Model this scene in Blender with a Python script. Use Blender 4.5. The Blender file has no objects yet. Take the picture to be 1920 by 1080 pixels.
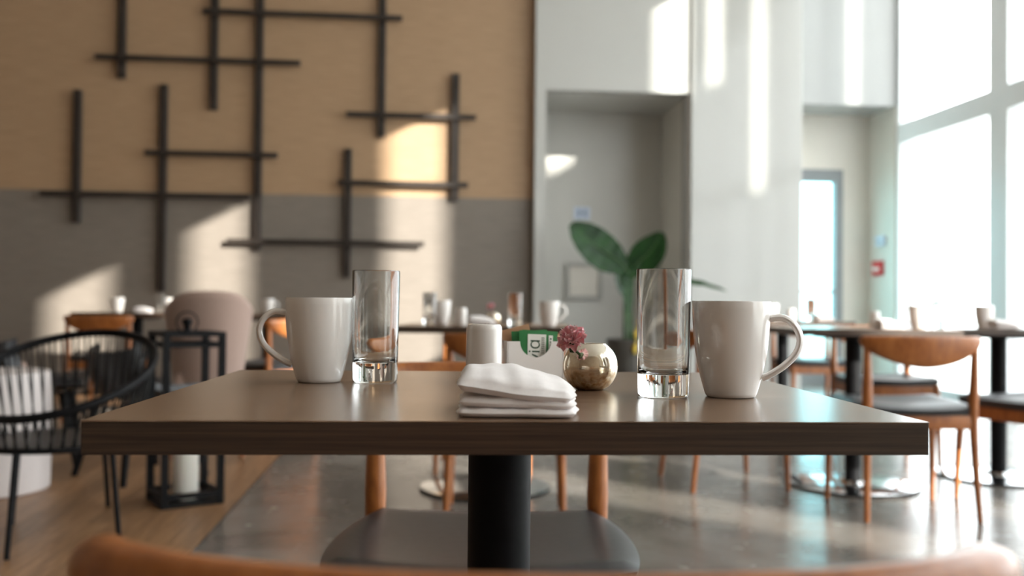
import bpy, bmesh, math, random
from mathutils import Vector, Matrix, Euler
random.seed(7)
SC = bpy.context.scene
COL = SC.collection
PI = math.pi
R = math.radians

# ------------------------------------------------------------------ camera
FPX = 1800.0                     # focal length in pixels of a 1920 wide frame
HC = 0.857                       # eye height
YAW = R(5.5)                     # camera turned right of the room axis (+Y)
PITCH = math.atan(26 / FPX)
ROLL = 0.0095
F0 = Vector((math.sin(YAW), math.cos(YAW), 0)); R0 = Vector((math.cos(YAW), -math.sin(YAW), 0)); Z = Vector((0, 0, 1))
FWD = F0 * math.cos(PITCH) + Z * math.sin(PITCH)
UP = -F0 * math.sin(PITCH) + Z * math.cos(PITCH)
CX = R0 * math.cos(ROLL) + UP * math.sin(ROLL)
CY = -R0 * math.sin(ROLL) + UP * math.cos(ROLL)
EYE = Vector((0, 0, HC))
cam = bpy.data.cameras.new('camera'); camo = bpy.data.objects.new('camera', cam); COL.objects.link(camo)
M = Matrix.Identity(4)
for i, a in enumerate((CX, CY, -FWD, EYE)):
    for j in range(3): M[j][i] = a[j]
camo.matrix_world = M
cam.sensor_width = 36; cam.lens = FPX / 1920 * 36; cam.clip_start = 0.02; cam.clip_end = 300
cam.dof.use_dof = True; cam.dof.focus_distance = 1.08; cam.dof.aperture_fstop = 3.9
SC.camera = camo
SC.view_settings.view_transform = 'Standard'; SC.view_settings.look = 'None'
SC.view_settings.gamma = 1; SC.view_settings.use_curve_mapping = False
SC.view_settings.exposure = 0.72
SC.cycles.max_bounces = 16; SC.cycles.diffuse_bounces = 7; SC.cycles.transparent_max_bounces = 24

# ------------------------------------------------------------------ sky and sun
world = bpy.data.worlds.new('sky'); SC.world = world; world.use_nodes = True
bg = world.node_tree.nodes['Background']
bg.inputs[0].default_value = (0.97, 0.985, 1.0, 1); bg.inputs[1].default_value = 5.0
SUN = Vector((-0.95, 1.1, -0.48)).normalized()
sl = bpy.data.lights.new('sun', 'SUN'); sl.energy = 11; sl.angle = R(0.5); sl.color = (1, 0.93, 0.84)
so = bpy.data.objects.new('sun', sl); COL.objects.link(so); so.location = (12, -12, 9)
so.rotation_euler = SUN.to_track_quat('-Z', 'Y').to_euler()

# room numbers (metres, room axes: +X to the window wall, +Y to the back wall)
XW = 4.8; YB = 8.8; YF = 8.68; YA = 9.72; Y2 = 9.29; Y2B = 9.84; CEIL = 5.3; XL = -6.2; YK = -3.2; HEAD = 5.0

# portals: guide the skylight through the glazing
for (y0, y1, z0, z1) in ((YK, Y2, 0.06, HEAD),):
    pl = bpy.data.lights.new('window_portal', 'AREA'); pl.shape = 'RECTANGLE'
    pl.size = z1 - z0; pl.size_y = y1 - y0; pl.cycles.is_portal = True
    po = bpy.data.objects.new('window_portal', pl); COL.objects.link(po)
    po.location = (XW + 0.12, (y0 + y1) / 2, (z0 + z1) / 2); po.rotation_euler = (0, R(90), 0)

# ------------------------------------------------------------------ pixel helpers
def ray(px, py): return (FWD + CX * ((px - 960) / FPX) + CY * ((540 - py) / FPX))
def hit(px, py, axis, val):
    d = ray(px, py); t = (val - EYE[axis]) / d[axis]; return EYE + d * t
def depth(px, py, D):
    d = ray(px, py); return EYE + d * (D / d.dot(F0))
def C(xc, yc, z=0.0): return R0 * xc + F0 * yc + Z * z
def floor_at(px, py): return hit(px, py, 2, 0.0)

# ------------------------------------------------------------------ materials
def new_mat(name):
    m = bpy.data.materials.new(name); m.use_nodes = True
    nt = m.node_tree; b = nt.nodes['Principled BSDF']
    return m, nt, b
def setp(b, **k):
    for n, v in k.items():
        key = {'rough': 'Roughness', 'metal': 'Metallic', 'spec': 'Specular IOR Level', 'trans': 'Transmission Weight', 'ior': 'IOR',
               'coat': 'Coat Weight', 'coatr': 'Coat Roughness', 'sss': 'Subsurface Weight', 'sheen': 'Sheen Weight', 'alpha': 'Alpha'}[n]
        b.inputs[key].default_value = v
def coords(nt, scale, kind='Object'):
    tc = nt.nodes.new('ShaderNodeTexCoord'); mp = nt.nodes.new('ShaderNodeMapping'); mp.inputs['Scale'].default_value = scale
    nt.links.new(tc.outputs[kind], mp.inputs[0]); return mp.outputs[0]
def noise(nt, vec, scale, detail=4, rough=0.55, dist=0.0):
    n = nt.nodes.new('ShaderNodeTexNoise'); n.inputs['Scale'].default_value = scale; n.inputs['Detail'].default_value = detail
    n.inputs['Roughness'].default_value = rough; n.inputs['Distortion'].default_value = dist
    nt.links.new(vec, n.inputs['Vector']); return n.outputs['Fac']
def ramp(nt, fac, stops):
    r = nt.nodes.new('ShaderNodeValToRGB'); e = r.color_ramp.elements
    while len(e) < len(stops): e.new(0.5)
    for i, (p, c) in enumerate(stops): e[i].position = p; e[i].color = (*c, 1)
    nt.links.new(fac, r.inputs[0]); return r.outputs[0]
def bump(nt, b, fac, strength=0.1, dist=0.002):
    n = nt.nodes.new('ShaderNodeBump'); n.inputs['Strength'].default_value = strength; n.inputs['Distance'].default_value = dist
    nt.links.new(fac, n.inputs['Height']); nt.links.new(n.outputs[0], b.inputs['Normal'])
def plain(name, col, var=0.08, scale=12, bumpk=0.0, stretch=(1, 1, 1), **k):
    m, nt, b = new_mat(name); setp(b, **k)
    f = noise(nt, coords(nt, stretch), scale)
    lo = tuple(c * (1 - var) for c in col); hi = tuple(min(1, c * (1 + var)) for c in col)
    nt.links.new(ramp(nt, f, [(0.3, lo), (0.7, hi)]), b.inputs['Base Color'])
    if bumpk: bump(nt, b, f, bumpk)
    return m
def wood(name, dark, mid, light, stretch, rough=0.35, scale=1.0, bumpk=0.05, **k):
    m, nt, b = new_mat(name); setp(b, rough=rough, **k)
    v = coords(nt, stretch)
    f1 = noise(nt, v, 3 * scale, 6, 0.6, 0.6); f2 = noise(nt, v, 14 * scale, 3, 0.5)
    mx = nt.nodes.new('ShaderNodeMath'); mx.operation = 'MULTIPLY_ADD'
    nt.links.new(f2, mx.inputs[0]); mx.inputs[1].default_value = 0.35
    sc = nt.nodes.new('ShaderNodeMath'); sc.operation = 'MULTIPLY'; sc.inputs[1].default_value = 0.65; nt.links.new(f1, sc.inputs[0])
    nt.links.new(sc.outputs[0], mx.inputs[2])
    nt.links.new(ramp(nt, mx.outputs[0], [(0.36, dark), (0.5, mid), (0.64, light)]), b.inputs['Base Color'])
    bump(nt, b, mx.outputs[0], bumpk, 0.001)
    return m
MAT = {}
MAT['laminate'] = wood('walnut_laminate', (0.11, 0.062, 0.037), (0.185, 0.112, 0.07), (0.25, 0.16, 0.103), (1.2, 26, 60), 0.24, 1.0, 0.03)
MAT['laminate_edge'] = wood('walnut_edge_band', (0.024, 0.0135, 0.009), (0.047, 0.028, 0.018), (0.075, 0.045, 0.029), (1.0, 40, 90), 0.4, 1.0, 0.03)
MAT['chairwood'] = wood('oiled_teak', (0.24, 0.072, 0.018), (0.34, 0.112, 0.028), (0.42, 0.15, 0.042), (6, 6, 2.0), 0.32, 1.0, 0.02)
MAT['leather'] = plain('black_leather', (0.025, 0.025, 0.028), 0.2, 60, 0.08, rough=0.38)
MAT['blackmetal'] = plain('black_powder_coat', (0.008, 0.008, 0.009), 0.15, 40, 0.02, rough=0.5, spec=0.1)
MAT['darkbar'] = plain('dark_bronze_bar', (0.022, 0.015, 0.011), 0.25, 14, 0.0, rough=0.5)
MAT['chrome'] = plain('brushed_steel', (0.62, 0.63, 0.64), 0.05, 30, 0.0, metal=1.0, rough=0.12)
MAT['ceramic'] = plain('white_ceramic', (0.78, 0.745, 0.72), 0.015, 6, rough=0.14, coat=0.4)
MAT['cotton'] = plain('white_cotton', (0.74, 0.7, 0.695), 0.03, 240, 0.06, rough=0.85, sheen=0.2)
MAT['blush'] = plain('blush_fabric', (0.34, 0.235, 0.195), 0.08, 120, 0.08, rough=0.9, sheen=0.3)
MAT['white_lacquer'] = plain('white_lacquer', (0.5, 0.5, 0.48), 0.012, 1.5, rough=0.1, spec=0.22)
MAT['grey_lacquer'] = plain('pale_grey_lacquer', (0.36, 0.365, 0.36), 0.012, 1.5, rough=0.1, spec=0.22)
MAT['white_paint'] = plain('white_paint', (0.54, 0.53, 0.5), 0.02, 3, rough=0.35)
MAT['beige_paint'] = plain('beige_paint', (0.63, 0.59, 0.53), 0.03, 3, rough=0.4)
MAT['ceiling'] = plain('ceiling_paint', (0.82, 0.79, 0.74), 0.02, 2, rough=0.8)
MAT['darkwall'] = plain('brown_wall', (0.27, 0.21, 0.155), 0.06, 3, rough=0.7)
MAT['frame_white'] = plain('white_window_frame', (0.86, 0.89, 0.91), 0.02, 4, rough=0.35)
MAT['frame_grey'] = plain('grey_door_frame', (0.2, 0.215, 0.225), 0.05, 6, rough=0.4)
MAT['white_drum'] = plain('white_matt_drum', (0.66, 0.6, 0.585), 0.02, 5, rough=0.5)
MAT['wax'] = plain('candle_wax', (0.78, 0.76, 0.7), 0.03, 8, rough=0.5, sss=0.1)
MAT['pot'] = plain('dark_grey_pot', (0.085, 0.078, 0.07), 0.15, 9, 0.05, rough=0.6)
MAT['soil'] = plain('soil', (0.04, 0.028, 0.02), 0.4, 40, 0.3, rough=0.95)
MAT['red'] = plain('red_plastic', (0.55, 0.03, 0.035), 0.05, 9, rough=0.35)
MAT['greyplate'] = plain('grey_plate', (0.36, 0.35, 0.33), 0.06, 9, rough=0.4)
MAT['bluewhite'] = plain('pale_blue_sign', (0.55, 0.63, 0.76), 0.03, 9, rough=0.4)
MAT['blueprint'] = plain('blue_pictogram', (0.09, 0.14, 0.26), 0.05, 9, rough=0.5)
MAT['packet_green'] = plain('green_paper', (0.02, 0.17, 0.045), 0.06, 40, 0.04, rough=0.5)
MAT['packet_white'] = plain('white_print', (0.74, 0.73, 0.68), 0.03, 60, rough=0.55)
MAT['ink'] = plain('dark_green_ink', (0.012, 0.05, 0.02), 0.1, 60, rough=0.6)
MAT['packet_brown'] = plain('brown_paper', (0.36, 0.19, 0.1), 0.12, 60, 0.1, rough=0.7)
MAT['stemgreen'] = plain('stem_green', (0.03, 0.085, 0.016), 0.2, 20, rough=0.5)
MAT['yellow'] = plain('yellow_bract', (0.72, 0.5, 0.04), 0.1, 10, rough=0.5)
MAT['paving'] = plain('pale_paving', (0.5, 0.5, 0.48), 0.06, 2, rough=0.9)
MAT['render'] = plain('pale_render', (0.7, 0.68, 0.64), 0.06, 2, rough=0.9)
MAT['hoop'] = plain('black_cord', (0.012, 0.012, 0.012), 0.2, 60, rough=0.6, spec=0.2)
# petals
m, nt, b = new_mat('pink_petal'); setp(b, rough=0.55, sheen=0.3); b.inputs['Subsurface Weight'].default_value = 0.15
nt.links.new(ramp(nt, noise(nt, coords(nt, (1, 1, 1)), 90, 3), [(0.28, (0.92, 0.3, 0.37)), (0.5, (0.96, 0.55, 0.59)), (0.7, (0.98, 0.76, 0.78))]), b.inputs['Base Color']); MAT['petal'] = m
# leaves
m, nt, b = new_mat('glossy_leaf'); setp(b, rough=0.45, spec=0.25)
nt.links.new(ramp(nt, noise(nt, coords(nt, (2, 14, 2)), 3, 3), [(0.3, (0.004, 0.02, 0.004)), (0.7, (0.012, 0.055, 0.009))]), b.inputs['Base Color']); MAT['leaf'] = m
# mercury glass
m, nt, b = new_mat('gold_mercury_glass'); setp(b, metal=0.9, rough=0.08)
v = coords(nt, (1, 1, 1)); f = noise(nt, v, 160, 3, 0.7)
nt.links.new(ramp(nt, f, [(0.36, (0.5, 0.33, 0.15)), (0.46, (0.74, 0.54, 0.31)), (0.62, (0.9, 0.8, 0.62))]), b.inputs['Base Color'])
sx_ = nt.nodes.new('ShaderNodeSeparateXYZ'); nt.links.new(v, sx_.inputs[0]); mr = nt.nodes.new('ShaderNodeMapRange'); mr.inputs[1].default_value = 0.012; mr.inputs[2].default_value = 0.05; nt.links.new(sx_.outputs[2], mr.inputs[0])
mxc = nt.nodes.new('ShaderNodeMix'); mxc.data_type = 'RGBA'; nt.links.new(mr.outputs[0], mxc.inputs[0]); nt.links.new(b.inputs['Base Color'].links[0].from_socket, mxc.inputs[6]); mxc.inputs[7].default_value = (0.82, 0.76, 0.66, 1); nt.links.new(mxc.outputs[2], b.inputs['Base Color'])
nt.links.new(ramp(nt, f, [(0.42, (0.2, 0.2, 0.2)), (0.55, (0.05, 0.05, 0.05))]), b.inputs['Roughness']); bump(nt, b, f, 0.1, 0.0006); MAT['mercury'] = m
# solid clear glass
m, nt, b = new_mat('clear_glass'); setp(b, rough=0.0, trans=1.0, ior=1.5); b.inputs['Base Color'].default_value = (0.97, 0.985, 0.98, 1)
MAT['glass'] = m
# thin glazing: transparent with a fresnel reflection
def pane_mat(name, tint):
    m = bpy.data.materials.new(name); m.use_nodes = True; nt = m.node_tree; nt.nodes.clear()
    o = nt.nodes.new('ShaderNodeOutputMaterial'); t = nt.nodes.new('ShaderNodeBsdfTransparent'); g = nt.nodes.new('ShaderNodeBsdfGlossy')
    t.inputs[0].default_value = (*tint, 1); g.inputs['Roughness'].default_value = 0.01
    lw = nt.nodes.new('ShaderNodeLayerWeight'); lw.inputs[0].default_value = 0.5; mx = nt.nodes.new('ShaderNodeMixShader')
    pw_ = nt.nodes.new('ShaderNodeMath'); pw_.operation = 'POWER'; pw_.inputs[1].default_value = 4.0; nt.links.new(lw.outputs['Facing'], pw_.inputs[0])
    fr = nt.nodes.new('ShaderNodeMath'); fr.operation = 'MULTIPLY_ADD'; fr.inputs[1].default_value = 0.4; fr.inputs[2].default_value = 0.03; nt.links.new(pw_.outputs[0], fr.inputs[0])
    nt.links.new(fr.outputs[0], mx.inputs[0]); nt.links.new(t.outputs[0], mx.inputs[1]); nt.links.new(g.outputs[0], mx.inputs[2]); nt.links.new(mx.outputs[0], o.inputs[0])
    return m
MAT['pane'] = pane_mat('window_glazing', (0.97, 0.99, 0.99)); MAT['doorpane'] = pane_mat('door_glazing', (0.6, 0.87, 0.9))
# polished concrete
m, nt, b = new_mat('polished_concrete'); setp(b, spec=0.3); v = coords(nt, (1, 1, 1))
f = noise(nt, v, 1.3, 8, 0.62, 0.4); f2 = noise(nt, v, 9, 6, 0.6)
nt.links.new(ramp(nt, f, [(0.32, (0.085, 0.074, 0.063)), (0.5, (0.15, 0.132, 0.115)), (0.68, (0.225, 0.205, 0.185))]), b.inputs['Base Color'])
nt.links.new(ramp(nt, f2, [(0.3, (0.16, 0.16, 0.16)), (0.7, (0.29, 0.29, 0.29))]), b.inputs['Roughness']); MAT['concrete'] = m
# oak planks, three tones
for i, k in enumerate((0.86, 1.0, 1.13)):
    c = lambda t: tuple(x * k for x in t)
    MAT['plank%d' % i] = wood('oak_plank', c((0.14, 0.072, 0.033)), c((0.235, 0.125, 0.06)), c((0.32, 0.18, 0.092)), (14, 0.9, 14), 0.42, 1.0, 0.05)
MAT['gap'] = plain('floor_gap', (0.03, 0.02, 0.013), 0.1, 9, rough=0.9)
# wall covering: woven horizontal grain
def grass(name, a, bcol, c, rough=0.45):
    m, nt, b = new_mat(name); setp(b, rough=rough)
    v = coords(nt, (0.8, 1, 26)); f = noise(nt, v, 5, 6, 0.6); 
    nt.links.new(ramp(nt, f, [(0.34, a), (0.5, bcol), (0.66, c)]), b.inputs['Base Color']); bump(nt, b, f, 0.12, 0.002); return m
MAT['tan'] = grass('tan_grasscloth', (0.35, 0.225, 0.13), (0.40, 0.262, 0.156), (0.45, 0.3, 0.183))
MAT['taupe'] = grass('taupe_grasscloth', (0.18, 0.152, 0.13), (0.21, 0.18, 0.154), (0.24, 0.207, 0.178))

# ------------------------------------------------------------------ mesh helpers
def finish(me, smooth, ang=40):
    if smooth:
        me.polygons.foreach_set('use_smooth', [True] * len(me.polygons))
        try: me.set_sharp_from_angle(angle=R(ang))
        except Exception: pass
    me.update()
def obj(name, bm, mat, parent=None, smooth=True, ang=40, loc=None):
    bmesh.ops.recalc_face_normals(bm, faces=bm.faces[:])
    me = bpy.data.meshes.new(name); bm.to_mesh(me); bm.free(); finish(me, smooth, ang)
    if mat: me.materials.append(MAT[mat])
    o = bpy.data.objects.new(name, me); COL.objects.link(o)
    if parent: o.parent = parent
    if loc is not None: o.location = loc
    return o
def tag(o, label=None, cat=None, group=None, kind=None):
    if label: o['label'] = label
    if cat: o['category'] = cat
    if group: o['group'] = group
    if kind: o['kind'] = kind
    return o
def thing(name, loc, rz, label, cat, group=None):
    o = bpy.data.objects.new(name, None); COL.objects.link(o); o.empty_display_size = 0.1
    o.location = loc; o.rotation_euler = (0, 0, rz); tag(o, label, cat, group); return o
def dup(root, loc, rz, label, group=None):
    r = root.copy(); COL.objects.link(r); r.location = loc; r.rotation_euler = (0, 0, rz); r['label'] = label
    if group: r['group'] = group
    for ch in list(root.children):
        c = ch.copy(); COL.objects.link(c); c.parent = r
        for g in list(ch.children):
            d = g.copy(); COL.objects.link(d); d.parent = c
    return r
def box(bm, x0, x1, y0, y1, z0, z1, bev=0.0, seg=2):
    g = bmesh.ops.create_cube(bm, size=1.0)
    vs = g['verts']
    bmesh.ops.scale(bm, vec=(x1 - x0, y1 - y0, z1 - z0), verts=vs)
    bmesh.ops.translate(bm, vec=((x0 + x1) / 2, (y0 + y1) / 2, (z0 + z1) / 2), verts=vs)
    if bev:
        es = list({e for v in vs for e in v.link_edges})
        bmesh.ops.bevel(bm, geom=es, offset=bev, segments=seg, profile=0.7, affect='EDGES')
    return bm
def lathe(bm, prof, seg=40, cx=0, cy=0, cz=0):
    rings = []
    for r, z in prof:
        if r < 1e-6: rings.append([bm.verts.new((cx, cy, cz + z))])
        else: rings.append([bm.verts.new((cx + r * math.cos(2 * PI * i / seg), cy + r * math.sin(2 * PI * i / seg), cz + z)) for i in range(seg)])
    for a, b in zip(rings, rings[1:]):
        for i in range(seg):
            j = (i + 1) % seg
            if len(a) == 1 and len(b) == 1: break
            if len(a) == 1: bm.faces.new((a[0], b[i], b[j]))
            elif len(b) == 1: bm.faces.new((a[i], a[j], b[0]))
            else: bm.faces.new((a[i], a[j], b[j], b[i]))
    return bm
def sweep(bm, pts, rad, seg=10, ry=None, up=Vector((0, 0, 1)), cap=True, closed=False):
    """tube through pts, radii rad (list or number); ry = second radius along 'up'"""
    pts = [Vector(p) for p in pts]; n = len(pts)
    rad = rad if isinstance(rad, (list, tuple)) else [rad] * n
    ry = rad if ry is None else (ry if isinstance(ry, (list, tuple)) else [ry] * n)
    rings = []
    for i, p in enumerate(pts):
        if closed: t = pts[(i + 1) % n] - pts[i - 1]
        else: t = pts[min(i + 1, n - 1)] - pts[max(i - 1, 0)]
        t.normalize(); u = up
        if abs(t.dot(u)) > 0.97: u = Vector((1, 0, 0)) if abs(t.x) < 0.9 else Vector((0, 1, 0))
        s = t.cross(u).normalized(); w = s.cross(t).normalized()
        rings.append([bm.verts.new(p + s * (rad[i] * math.cos(2 * PI * k / seg)) + w * (ry[i] * math.sin(2 * PI * k / seg))) for k in range(seg)])
    pairs = list(zip(rings, rings[1:])) + ([(rings[-1], rings[0])] if closed else [])
    for a, b in pairs:
        for k in range(seg): bm.faces.new((a[k], a[(k + 1) % seg], b[(k + 1) % seg], b[k]))
    if cap and not closed:
        bm.faces.new(rings[0][::-1]); bm.faces.new(rings[-1])
    return bm
def curve_pts(ctrl, n=8):
    """Catmull-Rom through control points"""
    P = [Vector(p) for p in ctrl]; P = [P[0] * 2 - P[1]] + P + [P[-1] * 2 - P[-2]]; out = []
    for i in range(1, len(P) - 2):
        for k in range(n):
            t = k / n; a, b, c, d = P[i - 1], P[i], P[i + 1], P[i + 2]
            out.append(0.5 * ((2 * b) + (c - a) * t + (2 * a - 5 * b + 4 * c - d) * t * t + (3 * b - a - 3 * c + d) * t ** 3))
    out.append(P[-2]); return out
def lerp(a, b, t): return a + (b - a) * t

# ================================================================== SETTING
XB = floor_at(440, 948).x          # where oak meets concrete
bm = bmesh.new(); box(bm, XB, XW + 0.05, YK, Y2B + 0.3, -0.1, 0.0); tag(obj('floor', bm, 'concrete', smooth=False), kind='structure')
bm = bmesh.new(); box(bm, XL, XB, YK, YB + 0.1, -0.1, -0.006); wf = tag(obj('floor_oak', bm, 'gap', smooth=False), kind='structure')
# planks: shared meshes, running along the room
PWID = 0.125; plank_me = []
for i in range(3):
    bm = bmesh.new(); box(bm, 0.0009, PWID - 0.0009, 0.0009, 1.7991, -0.006, 0.0)
    me = bpy.data.meshes.new('plank'); bmesh.ops.recalc_face_normals(bm, faces=bm.faces[:]); bm.to_mesh(me); bm.free(); me.materials.append(MAT['plank%d' % i]); plank_me.append(me)
rows = int((XB - (-4.6)) / PWID)
for r_ in range(rows):
    off = random.uniform(0, 1.8)
    y = 1.2 - off; x = XB - (r_ + 1) * PWID
    while y < YB - 0.02:
        me = random.choice(plank_me); o = bpy.data.objects.new('plank', me)
        yy = y
        COL.objects.link(o); o.parent = wf; o.location = (x, yy, 0)
        if yy + 1.8 > YB: o.scale = (1, (YB - yy) / 1.8, 1)
        y += 1.8
bm = bmesh.new(); box(bm, XL, XB - rows * PWID, YK, YB + 0.05, -0.006, 0.0); box(bm, XB - rows * PWID, XB, YK, -0.6, -0.006, 0.0)
o = obj('plank_field', bm, 'plank1', wf, smooth=False); o['kind'] = 'stuff'
bm = bmesh.new(); box(bm, XB - 0.004, XB + 0.004, YK, YB, -0.004, 0.001); tag(obj('trim_1', bm, 'gap', smooth=False), kind='structure')
bm = bmesh.new(); box(bm, XL, XW + 0.3, YK, Y2B + 0.3, CEIL, CEIL + 0.1); tag(obj('ceiling', bm, 'ceiling', smooth=False), kind='structure')
bm = bmesh.new(); box(bm, XL - 0.1, XL, YK, YB + 0.1, 0, CEIL); tag(obj('wall_left', bm, 'darkwall', smooth=False), kind='structure')
bm = bmesh.new(); box(bm, XL, XW + 0.3, YK - 0.1, YK, 0, CEIL); tag(obj('wall_front', bm, 'darkwall', smooth=False), kind='structure')
# back wall, two wall coverings
X0 = hit(1003, 300, 1, YF).x
ZL = hit(500, 364, 1, YB).z
bm = bmesh.new(); box(bm, XL, X0 + 0.02, YB, YB + 0.12, ZL, CEIL); wb = tag(obj('wall_back', bm, 'tan', smooth=False), kind='structure')
bm = bmesh.new(); box(bm, XL, X0 + 0.02, YB - 0.004, YB + 0.12, 0.0, ZL); obj('lower_wall_covering', bm, 'taupe', wb, smooth=False)
bm = bmesh.new(); box(bm, XL, X0, YB - 0.02, YB - 0.004, 0.0, 0.1); tag(obj('baseboard_back', bm, 'darkbar', smooth=False), kind='structure')
# white lacquer part: lintel, alcove, column
X1 = hit(1293, 300, 1, YF).x; X2 = hit(1503, 300, 1, YF).x
ZA = hit(1150, 171, 1, YF).z
bm = bmesh.new(); box(bm, X0, X1 - 0.012, YF, YF + 0.14, ZA, CEIL); box(bm, X0, X0 + 0.10, YF, YA, 0, ZA)
tag(obj('wall_lintel', bm, 'white_lacquer', smooth=False), kind='structure')
bm = bmesh.new(); box(bm, X0 + 0.1, X1, YF + 0.14, YA, ZA, ZA + 0.1); tag(obj('ceiling_alcove', bm, 'white_paint', smooth=False), kind='structure')
bm = bmesh.new(); box(bm, X0, X1 + 0.1, YA, YA + 0.1, 0, ZA + 0.1); tag(obj('wall_alcove', bm, 'white_paint', smooth=False), kind='structure')
bm = bmesh.new(); box(bm, X1, X1 + 0.04, YF + 0.03, YA, 0, ZA + 0.1); tag(obj('wall_reveal', bm, 'beige_paint', smooth=False), kind='structure')
bm = bmesh.new(); box(bm, X1 + 0.012, X2, YF - 0.01, Y2B, 0, CEIL, 0.004, 1); tag(obj('wall_column', bm, 'white_lacquer', smooth=False), kind='structure')
bm = bmesh.new(); box(bm, X1 - 0.02, X1 + 0.02, YF + 0.05, YF + 0.2, 0, CEIL); tag(obj('trim_2', bm, 'greyplate', smooth=False), kind='structure')
# second alcove with the glass door
XP = XW - 0.02; ZD = hit(1590, 197, 1, Y2).z
bm = bmesh.new(); box(bm, X2, XW + 0.14, Y2, Y2B + 0.1, ZD, CEIL); tag(obj('wall_door_lintel', bm, 'grey_lacquer', smooth=False), kind='structure')
bm = bmesh.new(); box(bm, XP, XW + 0.14, Y2, Y2B + 0.1, 0, ZD); tag(obj('wall_pillar', bm, 'beige_paint', smooth=False), kind='structure')
DR = hit(1580, 400, 1, Y2B).x; DT = hit(1550, 318, 1, Y2B).z; DL = X2 - 0.35
bm = bmesh.new(); box(bm, DR, XP, Y2B, Y2B + 0.1, 0, ZD); box(bm, X2 - 0.5, DR, Y2B, Y2B + 0.1, DT, ZD); box(bm, X2 - 0.5, DL, Y2B, Y2B + 0.1, 0, DT)
tag(obj('wall_door', bm, 'beige_paint', smooth=False), kind='structure')
fw = 0.085
bm = bmesh.new(); box(bm, DR - fw, DR, Y2B - 0.01, Y2B + 0.09, 0, DT); box(bm, DL, DL + fw, Y2B - 0.01, Y2B + 0.09, 0, DT)
box(bm, DL + fw, DR - fw, Y2B - 0.01, Y2B + 0.09, DT - 0.13, DT); box(bm, DL + fw, DR - fw, Y2B - 0.01, Y2B + 0.09, 0, 0.16)
door = tag(obj('door_1', bm, 'frame_grey', smooth=False), kind='structure')
bm = bmesh.new(); box(bm, DL + fw, DR - fw, Y2B + 0.035, Y2B + 0.045, 0.16, DT - 0.13); obj('pane', bm, 'doorpane', door, smooth=False)
bm = bmesh.new(); box(bm, DL + fw + 0.04, DR - fw - 0.03, Y2B - 0.045, Y2B - 0.025, 0.98, 1.01); box(bm, DR - fw - 0.03, DR - fw - 0.005, Y2B - 0.045, Y2B - 0.01, 0.97, 1.02); obj('push_bar', bm, 'frame_grey', door, smooth=False)
# window wall: a window in every bay
ZT = hit(1688, 232, 0, XW).z; TH = 0.2
mull = [(YK, 0.12), (-2.6, 0.08), (-1.3, 0.08), (0.4, 0.10), (2.1, 0.10), (3.77, 0.10), (4.8, 0.08), (6.41, 0.08), (7.58, 0.26), (Y2 - 0.03, 0.06)]
for i in range(len(mull) - 1):
    (ya, wa), (yb, wb_) = mull[i], mull[i + 1]
    a, b_ = ya + wa / 2, yb + wb_ / 2       # the bay owns the mullion at its far end
    bm = bmesh.new(); box(bm, XW, XW + 0.14, yb - wb_ / 2, b_, 0, CEIL); box(bm, XW, XW + 0.14, a, yb - wb_ / 2, ZT - TH, ZT)
    box(bm, XW, XW + 0.14, a, yb - wb_ / 2, 0, 0.09); box(bm, XW, XW + 0.14, a, yb - wb_ / 2, HEAD, CEIL)
    w = tag(obj('window_%d' % (i + 1), bm, 'frame_white', smooth=False), kind='structure')
    bm = bmesh.new(); box(bm, XW + 0.07, XW + 0.078, a, yb - wb_ / 2, 0.09, ZT - TH); obj('pane', bm, 'pane', w, smooth=False)
    bm = bmesh.new(); box(bm, XW + 0.07, XW + 0.078, a, yb - wb_ / 2, ZT, HEAD); obj('pane', bm, 'pane', w, smooth=False)
# outside: paving and unseen piers and sills added to cut the sunlight into slits
bm = bmesh.new(); box(bm, XW + 0.14, 80, -60, 60, -0.3, -0.1); box(bm, -20, XW + 0.14, Y2B + 0.4, 60, -0.3, -0.1); tag(obj('ground', bm, 'paving', smooth=False), kind='structure')
sh = 9.4 * 1.1 / 0.95
for k, (a, b_) in enumerate(((-6, -0.42), (0.29, 0.97), (1.68, 2.98), (3.72, 4.28), (4.38, 5.72), (6.18, 6.3), (6.52, 6.8), (7.0, 8.8), (9.03, 11.6))):
    bm = bmesh.new(); box(bm, 14.0, 14.12, a - sh, b_ - sh, -0.1, 10.4)
    if k == 4: box(bm, 14.0, 14.12, b_ - sh, 6.18 - sh, -0.1, 8.6)
    if k == 5: box(bm, 14.0, 14.12, b_ - sh, 6.52 - sh, -0.1, 8.6)
    if k == 6: box(bm, 14.0, 14.12, b_ - sh, 7.0 - sh, -0.1, 7.4)
    tag(obj('sun_blocker', bm, 'render', smooth=False), kind='structure')

# ================================================================== WALL SCULPTURE
art = thing('wall_sculpture', (hit(480, 300, 1, YB).x, YB, 1.0), 0, 'dark metal sculpture of crossing bars mounted on the tan back wall', 'wall art')
ao = Vector(art.location)
def vbar(xt, yt, xb, yb):
    a = hit(xt, yt, 1, YB); b_ = hit(xb, yb, 1, YB); x = (a.x + b_.x) / 2 - ao.x
    bm = bmesh.new(); box(bm, x - 0.034, x + 0.034, -0.052, -0.001, b_.z - ao.z, a.z - ao.z, 0.003, 1); obj('upright_bar', bm, 'darkbar', art, smooth=False)
def hbar(xa, ya, xb, yb):
    a = hit(xa, ya, 1, YB); b_ = hit(xb, yb, 1, YB); z = (a.z + b_.z) / 2 - ao.z
    bm = bmesh.new(); box(bm, a.x - ao.x, b_.x - ao.x, -0.082, -0.0525, z - 0.024, z + 0.024, 0.003, 1); obj('level_bar', bm, 'darkbar', art, smooth=False)
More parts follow.
